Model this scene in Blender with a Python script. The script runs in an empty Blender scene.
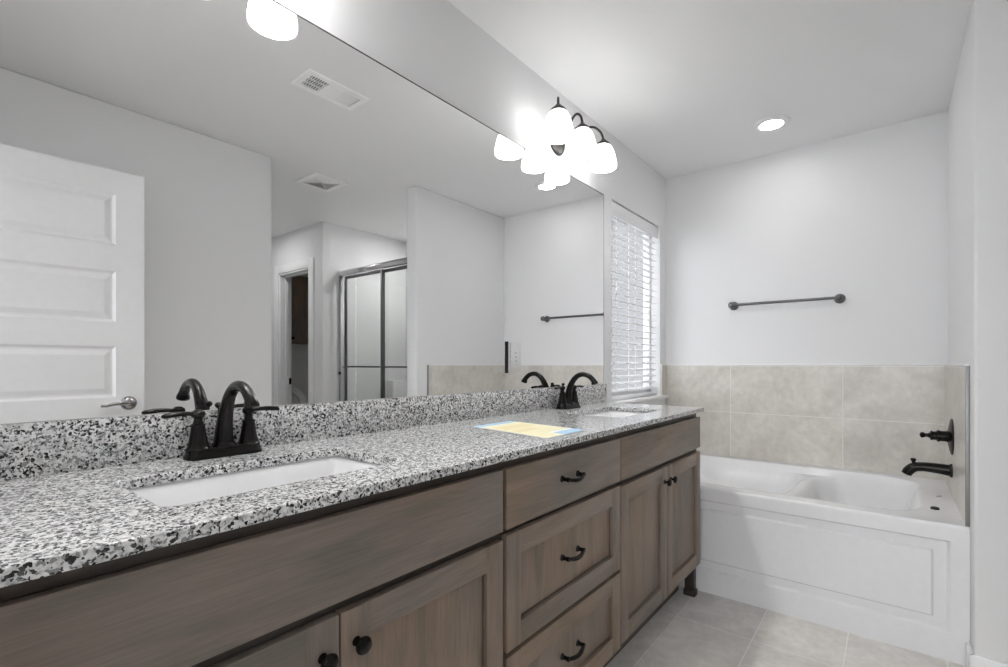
import bpy, bmesh, math
from mathutils import Vector, Matrix

scene = bpy.context.scene
col = scene.collection
R = math.radians

# ------------------------------------------------------------------ camera, world, exposure
HC = 1.119            # eye height
YC = -1.258           # eye distance from the mirror wall
cam_d = bpy.data.cameras.new('camera')
cam = bpy.data.objects.new('camera', cam_d)
col.objects.link(cam)
cam.location = (0.0, YC, HC)
cam.rotation_euler = (R(90), 0, R(38.734 - 90))
cam_d.sensor_width = 36.0
cam_d.lens = 483.64 / 1008 * 36.0
cam_d.shift_y = (364.3 - 333.5) / 1008
cam_d.clip_start = 0.01
scene.camera = cam

SKY = 6.3            # daylight
SHADE_GLOW = 4.6      # opal glass shades of the vanity lights
BULB_GLOW = 185.0      # bulbs inside them
CAN_GLOW = 44.0       # recessed ceiling lamp over the tub
FILL_GLOW_SHOWER = 165.0 # unseen fill lamp added over the shower
FILL_GLOW_HALL = 85.0  # unseen fill lamp added in the hall

world = bpy.data.worlds.new('daylight')
scene.world = world
world.use_nodes = True
wn = world.node_tree.nodes
wn['Background'].inputs['Color'].default_value = (0.94, 0.97, 1.0, 1)
wn['Background'].inputs['Strength'].default_value = SKY

scene.view_settings.view_transform = 'Standard'
scene.view_settings.look = 'None'
scene.view_settings.gamma = 1.0
scene.view_settings.use_curve_mapping = False
scene.view_settings.exposure = 0.40
scene.cycles.diffuse_bounces = 8




def portal(name, loc, rot, w, h):
    d = bpy.data.lights.new(name, 'AREA')
    d.shape = 'RECTANGLE'
    d.size, d.size_y = w, h
    d.cycles.is_portal = True
    o = bpy.data.objects.new(name, d)
    col.objects.link(o)
    o.location = loc
    o.rotation_euler = rot


portal('bathroom_window_portal', (2.93, 0.119, 1.49), (R(-90), 0, 0), 0.74, 1.16)
portal('bedroom_fill_portal', (-3.39, -1.25, 1.45), (0, R(-90), 0), 1.7, 2.6)  # for the added, unseen bedroom window

CEIL = 2.438
XE = 3.41             # end wall (behind the tub)
YW = -1.484           # wing wall, tub side
YW2 = -1.595          # wing wall, shower side
XW = 2.374            # wing wall end
YD = -1.83            # south wall of the vanity area
XD = 1.478            # its outer corner
XWC = 2.433           # wall with the water closet doorway
YWC = -2.849          # its convex corner / south side of the shower
XSH = 2.62            # shower door plane
YWS = -4.25           # south wall of hall and closet

# ------------------------------------------------------------------ materials
MATS = {}


def mat(name):
    m = bpy.data.materials.new(name)
    m.use_nodes = True
    MATS[name] = m
    nt = m.node_tree
    return m, nt, nt.nodes['Principled BSDF']


def node(nt, t, **kw):
    n = nt.nodes.new(t)
    for k, v in kw.items():
        setattr(n, k, v)
    return n


def coords(nt, scale=(1, 1, 1), rot=(0, 0, 0), loc=(0, 0, 0)):
    tc = node(nt, 'ShaderNodeTexCoord')
    mp = node(nt, 'ShaderNodeMapping')
    mp.inputs['Scale'].default_value = scale
    mp.inputs['Rotation'].default_value = rot
    mp.inputs['Location'].default_value = loc
    nt.links.new(tc.outputs['Object'], mp.inputs['Vector'])
    return mp.outputs['Vector']


def ramp(nt, fac, stops, interp='LINEAR'):
    r = node(nt, 'ShaderNodeValToRGB')
    r.color_ramp.interpolation = interp
    e = r.color_ramp.elements
    while len(e) < len(stops):
        e.new(0.5)
    for i, (p, c) in enumerate(stops):
        e[i].position = p
        e[i].color = (c, c, c, 1) if isinstance(c, (int, float)) else (*c, 1)
    nt.links.new(fac, r.inputs['Fac'])
    return r.outputs['Color']


def noise(nt, vec, scale, detail=2.0, rough=0.5, dist=0.0):
    n = node(nt, 'ShaderNodeTexNoise')
    n.inputs['Scale'].default_value = scale
    n.inputs['Detail'].default_value = detail
    n.inputs['Roughness'].default_value = rough
    n.inputs['Distortion'].default_value = dist
    nt.links.new(vec, n.inputs['Vector'])
    return n


def mix(nt, fac, a, b, blend='MIX'):
    m = node(nt, 'ShaderNodeMix', data_type='RGBA', blend_type=blend)
    for s, v in ((0, fac), (6, a), (7, b)):
        if hasattr(v, 'default_value') or isinstance(v, bpy.types.NodeSocket):
            nt.links.new(v, m.inputs[s])
        elif isinstance(v, (int, float)):
            m.inputs[s].default_value = v if s == 0 else (v, v, v, 1)
        else:
            m.inputs[s].default_value = (*v, 1)
    return m.outputs[2]


def bump(nt, b, height, strength, dist=0.002):
    n = node(nt, 'ShaderNodeBump')
    n.inputs['Strength'].default_value = strength
    n.inputs['Distance'].default_value = dist
    nt.links.new(height, n.inputs['Height'])
    nt.links.new(n.outputs['Normal'], b.inputs['Normal'])


def plain(name, c, rough=0.5, metal=0.0, spec=0.5):
    m, nt, b = mat(name)
    v = coords(nt)
    n = noise(nt, v, 35, 2)
    cc = tuple(c) if not isinstance(c, (int, float)) else (c, c, c)
    colr = mix(nt, n.outputs['Fac'], tuple(x * 0.97 for x in cc), tuple(min(1, x * 1.03) for x in cc))
    nt.links.new(colr, b.inputs['Base Color'])
    b.inputs['Roughness'].default_value = rough
    b.inputs['Metallic'].default_value = metal
    b.inputs['Specular IOR Level'].default_value = spec
    return m


def paint(name, c, strength=0.12):
    m, nt, b = mat(name)
    v = coords(nt)
    n2 = noise(nt, v, 1.3, 2)
    colr = mix(nt, n2.outputs['Fac'], tuple(x * 0.985 for x in c), tuple(x * 1.015 for x in c))
    nt.links.new(colr, b.inputs['Base Color'])
    b.inputs['Roughness'].default_value = 0.7
    b.inputs['Specular IOR Level'].default_value = 0.2
    n = noise(nt, v, 170, 3, 0.55)
    bump(nt, b, n.outputs['Fac'], strength, 0.003)
    return m


WALL = paint('wall_paint', (0.77, 0.77, 0.774))
CEILM = paint('ceiling_paint', (0.82, 0.82, 0.823), 0.2)
TRIM = plain('white_trim_paint', (0.82, 0.82, 0.825), 0.35)
DOORM = plain('white_door_paint', (0.79, 0.79, 0.795), 0.4)
ACRYL = plain('white_acrylic', (0.80, 0.80, 0.81), 0.12)
PORC = plain('white_porcelain', (0.84, 0.84, 0.845), 0.08)
BLIND = plain('white_blind_vinyl', (0.84, 0.84, 0.85), 0.35)
m, nt, b = mat('white_slat_vinyl')
b.inputs['Base Color'].default_value = (0.86, 0.86, 0.865, 1)
b.inputs['Roughness'].default_value = 0.4
tl_ = node(nt, 'ShaderNodeBsdfTranslucent')
tl_.inputs['Color'].default_value = (0.86, 0.86, 0.86, 1)
mx = node(nt, 'ShaderNodeMixShader')
mx.inputs[0].default_value = 0.35
nt.links.new(b.outputs[0], mx.inputs[1])
nt.links.new(tl_.outputs[0], mx.inputs[2])
nt.links.new(mx.outputs[0], nt.nodes['Material Output'].inputs['Surface'])
SLAT = m
SURR = plain('shower_surround_acrylic', (0.78, 0.78, 0.78), 0.2)
BLACK = plain('oil_rubbed_bronze', (0.010, 0.0085, 0.008), 0.24, 0.5, 0.4)
IRON = plain('dark_bronze_fixture', (0.045, 0.042, 0.040), 0.35, 0.7)
NICKEL = plain('brushed_nickel', (0.42, 0.42, 0.42), 0.14, 1.0)
CHROME = plain('polished_chrome', (0.62, 0.62, 0.63), 0.12, 1.0)
GUN = plain('dark_brushed_metal', (0.16, 0.16, 0.165), 0.3, 1.0)
ALU = plain('brushed_aluminium', (0.30, 0.30, 0.30), 0.5, 0.9)
VENT = plain('white_enamel', (0.92, 0.92, 0.92), 0.3)
VGREY = plain('duct_shade_grey', (0.30, 0.30, 0.30), 0.7)  # shade up inside the vents, painted as a grey backing
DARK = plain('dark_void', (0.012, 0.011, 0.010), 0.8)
GAP = plain('dark_seam', (0.05, 0.05, 0.05), 0.6)
PLASTIC = plain('white_plastic', (0.74, 0.74, 0.74), 0.3)


def wood(name, axis, tint=1.0):
    m, nt, b = mat(name)
    tc = node(nt, 'ShaderNodeTexCoord')
    oi = node(nt, 'ShaderNodeObjectInfo')
    add = node(nt, 'ShaderNodeVectorMath', operation='MULTIPLY_ADD')
    nt.links.new(oi.outputs['Random'], add.inputs[0])
    add.inputs[1].default_value = (7.3, 3.1, 5.7)
    nt.links.new(tc.outputs['Object'], add.inputs[2])

    def mp(scale):
        q = node(nt, 'ShaderNodeMapping')
        q.inputs['Scale'].default_value = scale
        nt.links.new(add.outputs[0], q.inputs['Vector'])
        return q.outputs['Vector']
    s_f = (5, 110, 110) if axis == 'x' else (110, 110, 5)
    s_m = (1.2, 9, 9) if axis == 'x' else (9, 9, 1.2)
    fine = noise(nt, mp(s_f), 2.2, 5, 0.65, 0.3)
    band = noise(nt, mp(s_m), 1.3, 3, 0.55, 1.6)
    big = noise(nt, mp((2, 2, 2)), 1.1, 2, 0.5)
    t = tint
    base = ramp(nt, band.outputs['Fac'], [(0.32, (0.180 * t, 0.150 * t, 0.116 * t)), (0.5, (0.234 * t, 0.182 * t, 0.143 * t)),
                                          (0.72, (0.270 * t, 0.212 * t, 0.170 * t))])
    fin = ramp(nt, fine.outputs['Fac'], [(0.3, 0.84), (0.62, 1.06)])
    c1 = mix(nt, 1.0, base, fin, 'MULTIPLY')
    cool = ramp(nt, big.outputs['Fac'], [(0.36, (1.08, 1.01, 0.94)), (0.62, (0.89, 0.95, 1.03))])
    c2 = mix(nt, 1.0, c1, cool, 'MULTIPLY')
    nt.links.new(c2, b.inputs['Base Color'])
    b.inputs['Roughness'].default_value = 0.42
    b.inputs['Specular IOR Level'].default_value = 0.35
    bump(nt, b, fine.outputs['Fac'], 0.08, 0.001)
    return m


WOODH = wood('stained_wood_grain_along', 'x')
WOODV = wood('stained_wood_grain_up', 'z')
FOOTW = wood('shaded_foot_wood', 'z', 0.16)  # foot wood darkened: shade below the cabinet painted into its colour
FRAMEW = wood('shaded_wood_frame', 'x', 0.28)  # shade behind and below the fronts painted into the wood colour


def granite():
    m, nt, b = mat('speckled_granite')
    v = coords(nt)
    w = noise(nt, v, 110, 2, 0.5)
    warp = node(nt, 'ShaderNodeVectorMath', operation='MULTIPLY_ADD')
    nt.links.new(w.outputs['Color'], warp.inputs[0])
    warp.inputs[1].default_value = (0.008, 0.008, 0.008)
    nt.links.new(v, warp.inputs[2])
    wv = warp.outputs[0]

    def cells(scale):
        q = node(nt, 'ShaderNodeTexVoronoi')
        q.inputs['Scale'].default_value = scale
        nt.links.new(wv, q.inputs['Vector'])
        sp = node(nt, 'ShaderNodeSeparateColor')
        nt.links.new(q.outputs['Color'], sp.inputs[0])
        return sp
    base = noise(nt, wv, 95, 3, 0.6)
    c0 = ramp(nt, base.outputs['Fac'], [(0.36, 0.46), (0.50, 0.72), (0.64, 0.84)])
    a = cells(255)
    c1 = mix(nt, ramp(nt, a.outputs[0], [(0.0, 1), (0.23, 1), (0.25, 0)], 'LINEAR'), c0, 0.28)
    c = cells(215)
    c2 = mix(nt, ramp(nt, c.outputs[1], [(0.0, 1), (0.10, 1), (0.115, 0)], 'LINEAR'), c1, 0.018)
    d = cells(360)
    c3 = mix(nt, ramp(nt, d.outputs[2], [(0.0, 1), (0.12, 1), (0.14, 0)], 'LINEAR'), c2, 0.055)
    nt.links.new(c3, b.inputs['Base Color'])
    b.inputs['Roughness'].default_value = 0.12
    b.inputs['Specular IOR Level'].default_value = 0.45
    return m


GRANITE = granite()


def tile(name, swap, ox, oy, w, h, c_lo, c_hi, grout, rough, mort=0.004):
    """Tiles with grout lines; swap names the two object axes the tiling lies in."""
    m, nt, b = mat(name)
    tc = node(nt, 'ShaderNodeTexCoord')
    sp = node(nt, 'ShaderNodeSeparateXYZ')
    nt.links.new(tc.outputs['Object'], sp.inputs[0])
    cb = node(nt, 'ShaderNodeCombineXYZ')
    for i, (ax, off) in enumerate(zip(swap, (ox, oy))):
        ad = node(nt, 'ShaderNodeMath', operation='SUBTRACT')
        nt.links.new(sp.outputs['XYZ'.index(ax)], ad.inputs[0])
        ad.inputs[1].default_value = off
        nt.links.new(ad.outputs[0], cb.inputs[i])
    br = node(nt, 'ShaderNodeTexBrick')
    br.offset = 0.0
    br.squash = 1.0
    br.inputs['Scale'].default_value = 1.0
    br.inputs['Mortar Size'].default_value = mort / 2
    br.inputs['Mortar Smooth'].default_value = 0.2
    br.inputs['Brick Width'].default_value = w
    br.inputs['Row Height'].default_value = h
    br.inputs['Color1'].default_value = (0.93, 0.93, 0.93, 1)
    br.inputs['Color2'].default_value = (1.03, 1.02, 1.0, 1)
    nt.links.new(cb.outputs[0], br.inputs['Vector'])
    n1 = noise(nt, tc.outputs['Object'], 5, 6, 0.62, 0.8)
    n2 = noise(nt, tc.outputs['Object'], 28, 4, 0.6)
    c1 = ramp(nt, n1.outputs['Fac'], [(0.32, c_lo), (0.68, c_hi)])
    f2 = ramp(nt, n2.outputs['Fac'], [(0.35, 0.93), (0.65, 1.05)])
    c2 = mix(nt, 1.0, c1, f2, 'MULTIPLY')
    c3 = mix(nt, 1.0, c2, br.outputs['Color'], 'MULTIPLY')
    c4 = mix(nt, br.outputs['Fac'], c3, grout)
    nt.links.new(c4, b.inputs['Base Color'])
    b.inputs['Roughness'].default_value = rough
    inv = node(nt, 'ShaderNodeMath', operation='SUBTRACT')
    inv.inputs[0].default_value = 1.0
    nt.links.new(br.outputs['Fac'], inv.inputs[1])
    bump(nt, b, inv.outputs[0], 0.35, 0.002)
    return m


FT = dict(c_lo=(0.63, 0.605, 0.58), c_hi=(0.80, 0.775, 0.745), grout=(0.88, 0.87, 0.85), rough=0.4)
FLOORT = tile('grey_floor_tile', 'XY', 2.16, -0.512, 0.61, 0.3025, **FT)
WT = dict(c_lo=(0.57, 0.545, 0.50), c_hi=(0.72, 0.695, 0.65), grout=(0.80, 0.78, 0.745), rough=0.3)
TILE_E = tile('beige_wall_tile_end', 'YZ', -0.434, 0.806, 0.603, 0.302, **WT)
TILE_S = tile('beige_wall_tile_side', 'XZ', 3.13, 0.806, 0.603, 0.302, **WT)

m, nt, b = mat('mirror_silver')
b.inputs['Base Color'].default_value = (0.94, 0.94, 0.94, 1)
b.inputs['Metallic'].default_value = 1.0
b.inputs['Roughness'].default_value = 0.0
MIRROR = m
m, nt, b = mat('mirrored_plate')
b.inputs['Base Color'].default_value = (0.93, 0.93, 0.93, 1)
b.inputs['Metallic'].default_value = 0.88
b.inputs['Roughness'].default_value = 0.10
MPLATE = m



def pane_glass(name, c, refl):
    m, nt, b = mat(name)
    gl = node(nt, 'ShaderNodeBsdfGlossy')
    gl.inputs['Roughness'].default_value = 0.0
    tr = node(nt, 'ShaderNodeBsdfTransparent')
    tr.inputs['Color'].default_value = (*c, 1)
    mx = node(nt, 'ShaderNodeMixShader')
    mx.inputs[0].default_value = refl
    nt.links.new(tr.outputs[0], mx.inputs[1])
    nt.links.new(gl.outputs[0], mx.inputs[2])
    nt.links.new(mx.outputs[0], nt.nodes['Material Output'].inputs['Surface'])
    return m


GLASS = pane_glass('shower_glass', (0.95, 0.96, 0.955), 0.05)
TINTED = pane_glass('tinted_window_glass', (0.76, 0.76, 0.765), 0.015)  # tint added to cut the daylight coming through the pane


def glow(name, c, s):
    m, nt, b = mat(name)
    b.inputs['Base Color'].default_value = (0.8, 0.8, 0.8, 1)
    b.inputs['Emission Color'].default_value = (*c, 1)
    b.inputs['Emission Strength'].default_value = s
    b.inputs['Roughness'].default_value = 0.3
    return m


OPAL = glow('lit_opal_glass', (1.0, 0.995, 0.985), SHADE_GLOW)
BULB = glow('lit_bulb', (1.0, 0.995, 0.985), BULB_GLOW)
CANG = glow('lit_lamp_lens', (1.0, 0.995, 0.985), CAN_GLOW)
FILLH = glow('fill_lamp_lens_hall', (1.0, 0.995, 0.985), FILL_GLOW_HALL)
FILLR = glow('fill_lamp_lens_shower', (1.0, 0.995, 0.985), FILL_GLOW_SHOWER)

# ------------------------------------------------------------------ mesh helpers


class MB:
    """Collects shapes (given in room coordinates) into one mesh."""

    def __init__(self):
        self.bm = bmesh.new()

    def _merge(self, t, mi=0):
        for f in t.faces:
            f.material_index = mi
        me = bpy.data.meshes.new('tmp')
        t.to_mesh(me)
        t.free()
        self.bm.from_mesh(me)
        bpy.data.meshes.remove(me)

    def box(self, x0, x1, y0, y1, z0, z1, mi=0, bev=0.0, seg=2):
        t = bmesh.new()
        bmesh.ops.create_cube(t, size=1.0)
        bmesh.ops.scale(t, vec=(abs(x1 - x0), abs(y1 - y0), abs(z1 - z0)), verts=t.verts)
        bmesh.ops.translate(t, vec=((x0 + x1) / 2, (y0 + y1) / 2, (z0 + z1) / 2), verts=t.verts)
        if bev > 0:
            bmesh.ops.bevel(t, geom=t.edges[:], offset=bev, segments=seg, affect='EDGES', profile=0.5)
        self._merge(t, mi)
        return self

    def lathe(self, origin, axis, prof, n=28, mi=0, sx=1.0, sy=1.0):
        """prof: (radius, height along axis) pairs; closed at ends where the radius is 0."""
        t = bmesh.new()
        q = Vector(axis).normalized().to_track_quat('Z', 'Y').to_matrix().to_4x4()
        M = Matrix.Translation(origin) @ q
        rings = []
        for r, h in prof:
            if r < 1e-6:
                rings.append([t.verts.new(M @ Vector((0, 0, h)))])
            else:
                rings.append([t.verts.new(M @ Vector((r * sx * math.cos(2 * math.pi * k / n), r * sy * math.sin(2 * math.pi * k / n), h))) for k in range(n)])
        for a, b2 in zip(rings, rings[1:]):
            for k in range(n):
                k2 = (k + 1) % n
                if len(a) == 1 and len(b2) == 1:
                    continue
                if len(a) == 1:
                    t.faces.new((a[0], b2[k], b2[k2]))
                elif len(b2) == 1:
                    t.faces.new((a[k], a[k2], b2[0]))
                else:
                    t.faces.new((a[k], a[k2], b2[k2], b2[k]))
        bmesh.ops.recalc_face_normals(t, faces=t.faces[:])
        self._merge(t, mi)
        return self

    def tube(self, pts, rad, n=14, mi=0, sq=(1, 1)):
        """A round tube along a smooth path; rad may be a list, one radius per point."""
        pts = [Vector(p) for p in pts]
        rads = rad if isinstance(rad, (list, tuple)) else [rad] * len(pts)
        # Catmull-Rom resampling
        P, Q = [], []
        m_ = len(pts)
        for i in range(m_ - 1):
            p0 = pts[max(i - 1, 0)]
            p1, p2 = pts[i], pts[i + 1]
            p3 = pts[min(i + 2, m_ - 1)]
            k_ = 6 if m_ > 2 else 1
            for j in range(k_):
                u = j / k_
                P.append(0.5 * ((2 * p1) + (p2 - p0) * u + (2 * p0 - 5 * p1 + 4 * p2 - p3) * u * u + (3 * p1 - p0 - 3 * p2 + p3) * u ** 3))
                Q.append(rads[i] * (1 - u) + rads[i + 1] * u)
        P.append(pts[-1])
        Q.append(rads[-1])
        t = bmesh.new()
        rings = []
        up = None
        for i, p in enumerate(P):
            d = (P[min(i + 1, len(P) - 1)] - P[max(i - 1, 0)]).normalized()
            if up is None:
                up = Vector((0, 0, 1)) if abs(d.z) < 0.9 else Vector((1, 0, 0))
            sd = d.cross(up).normalized()
            up = sd.cross(d).normalized()
            rings.append([t.verts.new(p + Q[i] * (sq[0] * math.cos(2 * math.pi * k / n) * sd + sq[1] * math.sin(2 * math.pi * k / n) * up)) for k in range(n)])
        for a, b2 in zip(rings, rings[1:]):
            for k in range(n):
                t.faces.new((a[k], a[(k + 1) % n], b2[(k + 1) % n], b2[k]))
        t.faces.new(rings[0][::-1])
        t.faces.new(rings[-1])
        bmesh.ops.recalc_face_normals(t, faces=t.faces[:])
        self._merge(t, mi)
        return self

    def prism(self, loops, z0, z1, mi=0, T=None):
        """Flat outline (first loop) with holes (further loops), extruded from z0 to z1, then moved by T."""
        t = bmesh.new()
        es = []
        for lp in loops:
            vs = [t.verts.new((x, y, z0)) for x, y in lp]
            for k in range(len(vs)):
                es.append(t.edges.new((vs[k], vs[(k + 1) % len(vs)])))
        bmesh.ops.triangle_fill(t, use_beauty=True, use_dissolve=False, edges=es)
        ex = bmesh.ops.extrude_face_region(t, geom=t.faces[:])
        bmesh.ops.translate(t, vec=(0, 0, z1 - z0), verts=[v for v in ex['geom'] if isinstance(v, bmesh.types.BMVert)])
        bmesh.ops.recalc_face_normals(t, faces=t.faces[:])
        if T is not None:
            bmesh.ops.transform(t, matrix=T, verts=t.verts)
        self._merge(t, mi)
        return self

    def surf(self, nx, ny, fn, mi=0, flip=False):
        """Grid surface: fn(i, j) -> point."""
        t = bmesh.new()
        V = [[t.verts.new(fn(i, j)) for j in range(ny + 1)] for i in range(nx + 1)]
        for i in range(nx):
            for j in range(ny):
                q = (V[i][j], V[i + 1][j], V[i + 1][j + 1], V[i][j + 1])
                t.faces.new(q[::-1] if flip else q)
        self._merge(t, mi)
        return self

    def quad_frame(self, rect_out, rect_in, d_out, d_in, P, mi=0):
        """Sloped moulding between two rectangles (a0,a1,b0,b1) at depths d; P(a,b,d) -> point."""
        def cs(r):
            return [(r[0], r[2]), (r[1], r[2]), (r[1], r[3]), (r[0], r[3])]
        t = bmesh.new()
        o = [t.verts.new(P(a, b2, d_out)) for a, b2 in cs(rect_out)]
        i_ = [t.verts.new(P(a, b2, d_in)) for a, b2 in cs(rect_in)]
        for k in range(4):
            t.faces.new((o[k], o[(k + 1) % 4], i_[(k + 1) % 4], i_[k]))
        self._merge(t, mi)
        return self

    def face(self, pts, mi=0):
        t = bmesh.new()
        t.faces.new([t.verts.new(p) for p in pts])
        self._merge(t, mi)
        return self

    def build(self, name, mats, parent=None, sharp=35, weld=False):
        bm = self.bm
        if weld:
            bmesh.ops.remove_doubles(bm, verts=bm.verts[:], dist=1e-5)
        org = ORG.get(parent.name, Vector((0, 0, 0))) if parent else Vector((0, 0, 0))
        if parent:
            inv = ROT.get(parent.name, Matrix.Identity(4)).inverted()
            bmesh.ops.translate(bm, vec=-org, verts=bm.verts[:])
            bmesh.ops.transform(bm, matrix=inv, verts=bm.verts[:])
        me = bpy.data.meshes.new(name)
        bm.to_mesh(me)
        bm.free()
        for mm in (mats if isinstance(mats, (list, tuple)) else [mats]):
            me.materials.append(mm)
        for p in me.polygons:
            p.use_smooth = True
        me.set_sharp_from_angle(angle=R(sharp))
        o = bpy.data.objects.new(name, me)
        col.objects.link(o)
        if parent:
            o.parent = parent
            ORG[o.name] = org
            ROT[o.name] = ROT.get(parent.name, Matrix.Identity(4))
        return o


ORG, ROT = {}, {}


def tag(o, label=None, cat=None, group=None, kind=None):
    if label:
        o['label'] = label
    if cat:
        o['category'] = cat
    if group:
        o['group'] = group
    if kind:
        o['kind'] = kind
    return o


def thing(name, label, cat, loc, group=None, kind=None):
    o = bpy.data.objects.new(name, None)
    o.empty_display_size = 0.05
    col.objects.link(o)
    o.location = loc
    ORG[o.name] = Vector(loc)
    return tag(o, label, cat, group, kind)


def struct(name, mb, m, parent=None, label=None, weld=False):
    o = mb.build(name, m, parent, weld=weld)
    o['kind'] = 'structure'
    if label:
        o['label'] = label
    return o


def dup(root, loc, label, parts_only=False):
    """A copy of a thing with copies of its parts and their sub-parts."""
    r = root.copy()
    col.objects.link(r)
    r.location = loc
    r['label'] = label
    for ch in list(root.children):
        c2 = ch.copy()
        col.objects.link(c2)
        c2.parent = r
        for g in list(ch.children):
            g2 = g.copy()
            col.objects.link(g2)
            g2.parent = c2
    return r


def rrect(x0, x1, y0, y1, r, n=6):
    pts = []
    for cx, cy, a0 in ((x1 - r, y1 - r, 0), (x0 + r, y1 - r, 90), (x0 + r, y0 + r, 180), (x1 - r, y0 + r, 270)):
        for k in range(n + 1):
            a = R(a0 + 90 * k / n)
            pts.append((cx + r * math.cos(a), cy + r * math.sin(a)))
    return pts


def sd_rrect(x, y, cx, cy, hx, hy, r):
    qx, qy = abs(x - cx) - hx + r, abs(y - cy) - hy + r
    return math.hypot(max(qx, 0), max(qy, 0)) + min(max(qx, qy), 0) - r


def sstep(a, b2, x):
    t = max(0.0, min(1.0, (x - a) / (b2 - a)))
    return t * t * (3 - 2 * t)


# ------------------------------------------------------------------ room shell
struct('floor', MB().box(-0.12, 3.55, YWS - 0.1, 0.12, -0.1, 0.0), FLOORT)
struct('ceiling', MB().box(-0.12, 3.55, YWS - 0.1, 0.12, CEIL, CEIL + 0.1), CEILM)

WX0, WX1, WZ0, WZ1 = 2.557, 3.300, 0.905, 2.072      # window opening
nb = MB()
nb.box(-0.12, WX0, 0.0, 0.12, 0, CEIL)
nb.box(WX1, 3.55, 0.0, 0.12, 0, CEIL)
nb.box(WX0, WX1, 0.0, 0.12, 0, WZ0 - 0.022)
nb.box(WX0, WX1, 0.0, 0.12, WZ1, CEIL)
struct('wall_north', nb, WALL)
struct('wall_east', MB().box(XE, 3.55, YWS, 0.0, 0, CEIL), WALL)
struct('wall_wing', MB().box(XW, XE, YW2, YW, 0, CEIL, bev=0.012, seg=3), WALL)
wb = MB()
XWEST = 0.012
wb.box(-0.12, XWEST, -0.86, 0.0, 0, CEIL)
wb.box(-0.12, XWEST, YD, -1.715, 0, CEIL)
wb.box(-0.12, XWEST, -1.715, -0.86, 2.06, CEIL)
struct('wall_west', wb, WALL)
struct('wall_south', MB().box(-0.12, XD, YWS, YD, 0, CEIL, bev=0.012, seg=3), WALL)
struct('wall_hall_end', MB().box(XD, 3.55, YWS - 0.1, YWS, 0, CEIL), WALL)
DY0, DY1, DZ = -3.66, -3.076, 2.045                    # water closet doorway
hb = MB()
hb.box(XWC, XWC + 0.115, DY1, YWC, 0, CEIL)
hb.box(XWC, XWC + 0.115, YWS, DY0, 0, CEIL)
hb.box(XWC, XWC + 0.115, DY0, DY1, DZ, CEIL)
struct('wall_water_closet', hb, WALL)
struct('wall_shower_south', MB().box(XWC + 0.115, XE, YWC - 0.11, YWC, 0, CEIL), WALL)

# bedroom behind the camera; its big window is added, unseen, for fill daylight
XB = -3.4
struct('floor_bedroom', MB().box(XB, -0.12, -4.0, 1.5, -0.1, 0.0), plain('beige_carpet', (0.42, 0.39, 0.35), 0.95))
struct('ceiling_bedroom', MB().box(XB, -0.12, -4.0, 1.5, CEIL, CEIL + 0.1), CEILM)
b_ = MB()
b_.box(XB, -0.12, 1.5, 1.6, 0, CEIL)
b_.box(XB, -0.12, -4.1, -4.0, 0, CEIL)
struct('wall_bedroom_sides', b_, WALL)
b_ = MB()
b_.box(XB - 0.1, XB, -4.1, -2.55, 0, CEIL)
b_.box(XB - 0.1, XB, 0.05, 1.6, 0, CEIL)
b_.box(XB - 0.1, XB, -2.55, 0.05, 0, 0.6)
b_.box(XB - 0.1, XB, -2.55, 0.05, 2.3, CEIL)
struct('wall_bedroom_fill_window', b_, WALL)
struct('wall_bedroom_north', MB().box(-0.12, -0.02, 0.12, 1.6, 0, CEIL), WALL)

# outside the window
struct('ground', MB().box(1.5, 9.0, 0.12, 3.0, -0.35, -0.15), plain('dry_ground', (0.10, 0.10, 0.09), 0.9))
struct('exterior_wall', MB().box(1.5, 11.0, 3.0, 3.2, -0.15, 5.2), plain('grey_siding', (0.11, 0.11, 0.111), 0.8))

# baseboards
bb = MB()
BT, BH = 0.013, 0.095
bb.box(XW - BT, XW, YW2 - BT, YW + BT, 0, BH, bev=0.003)
bb.box(XW - BT, XW + 0.09, YW, YW + BT, 0, BH, bev=0.003)
bb.box(XW, 2.55, YW2 - BT, YW2, 0, BH, bev=0.003)
struct('baseboard_wing', bb, TRIM)
bb = MB()
bb.box(0.012, XD + BT, YD, YD + BT, 0, BH, bev=0.003)
bb.box(XD, XD + BT, YWS, YD + BT, 0, BH, bev=0.003)
struct('baseboard_south', bb, TRIM)
bb = MB()
bb.box(XWC - BT, XWC, -2.99, YWC + BT, 0, BH, bev=0.003)
bb.box(XWC - BT, XWC, YWS, -3.75, 0, BH, bev=0.003)
struct('baseboard_water_closet', bb, TRIM)
struct('baseboard_hall', MB().box(XD + BT, XWC - BT, YWS, YWS + BT, 0, BH, bev=0.003), TRIM)

# doorway casing of the water closet
dr = MB()
cz = 0.082
dr.box(XWC - 0.016, XWC, DY1, DY1 + cz, 0, DZ + cz, bev=0.004)
dr.box(XWC - 0.016, XWC, DY0 - cz, DY0, 0, DZ + cz, bev=0.004)
dr.box(XWC - 0.016, XWC, DY0, DY1, DZ, DZ + cz, bev=0.004)
dr.box(XWC - 0.004, XWC + 0.118, DY1 - 0.018, DY1, 0, DZ, bev=0.002)
dr.box(XWC - 0.004, XWC + 0.118, DY0, DY0 + 0.018, 0, DZ, bev=0.002)
dr.box(XWC - 0.004, XWC + 0.118, DY0, DY1, DZ - 0.018, DZ, bev=0.002)
dr.box(XWC + 0.05, XWC + 0.085, DY0 + 0.018, DY0 + 0.030, 0, DZ - 0.018, bev=0.002)
dr.box(XWC + 0.05, XWC + 0.085, DY1 - 0.030, DY1 - 0.018, 0, DZ - 0.018, bev=0.002)
dr.box(XWC + 0.05, XWC + 0.085, DY0 + 0.018, DY1 - 0.018, DZ - 0.030, DZ - 0.018, bev=0.002)
struct('trim_1', dr, TRIM, label='white door casing around the closet doorway beside the shower')
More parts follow.
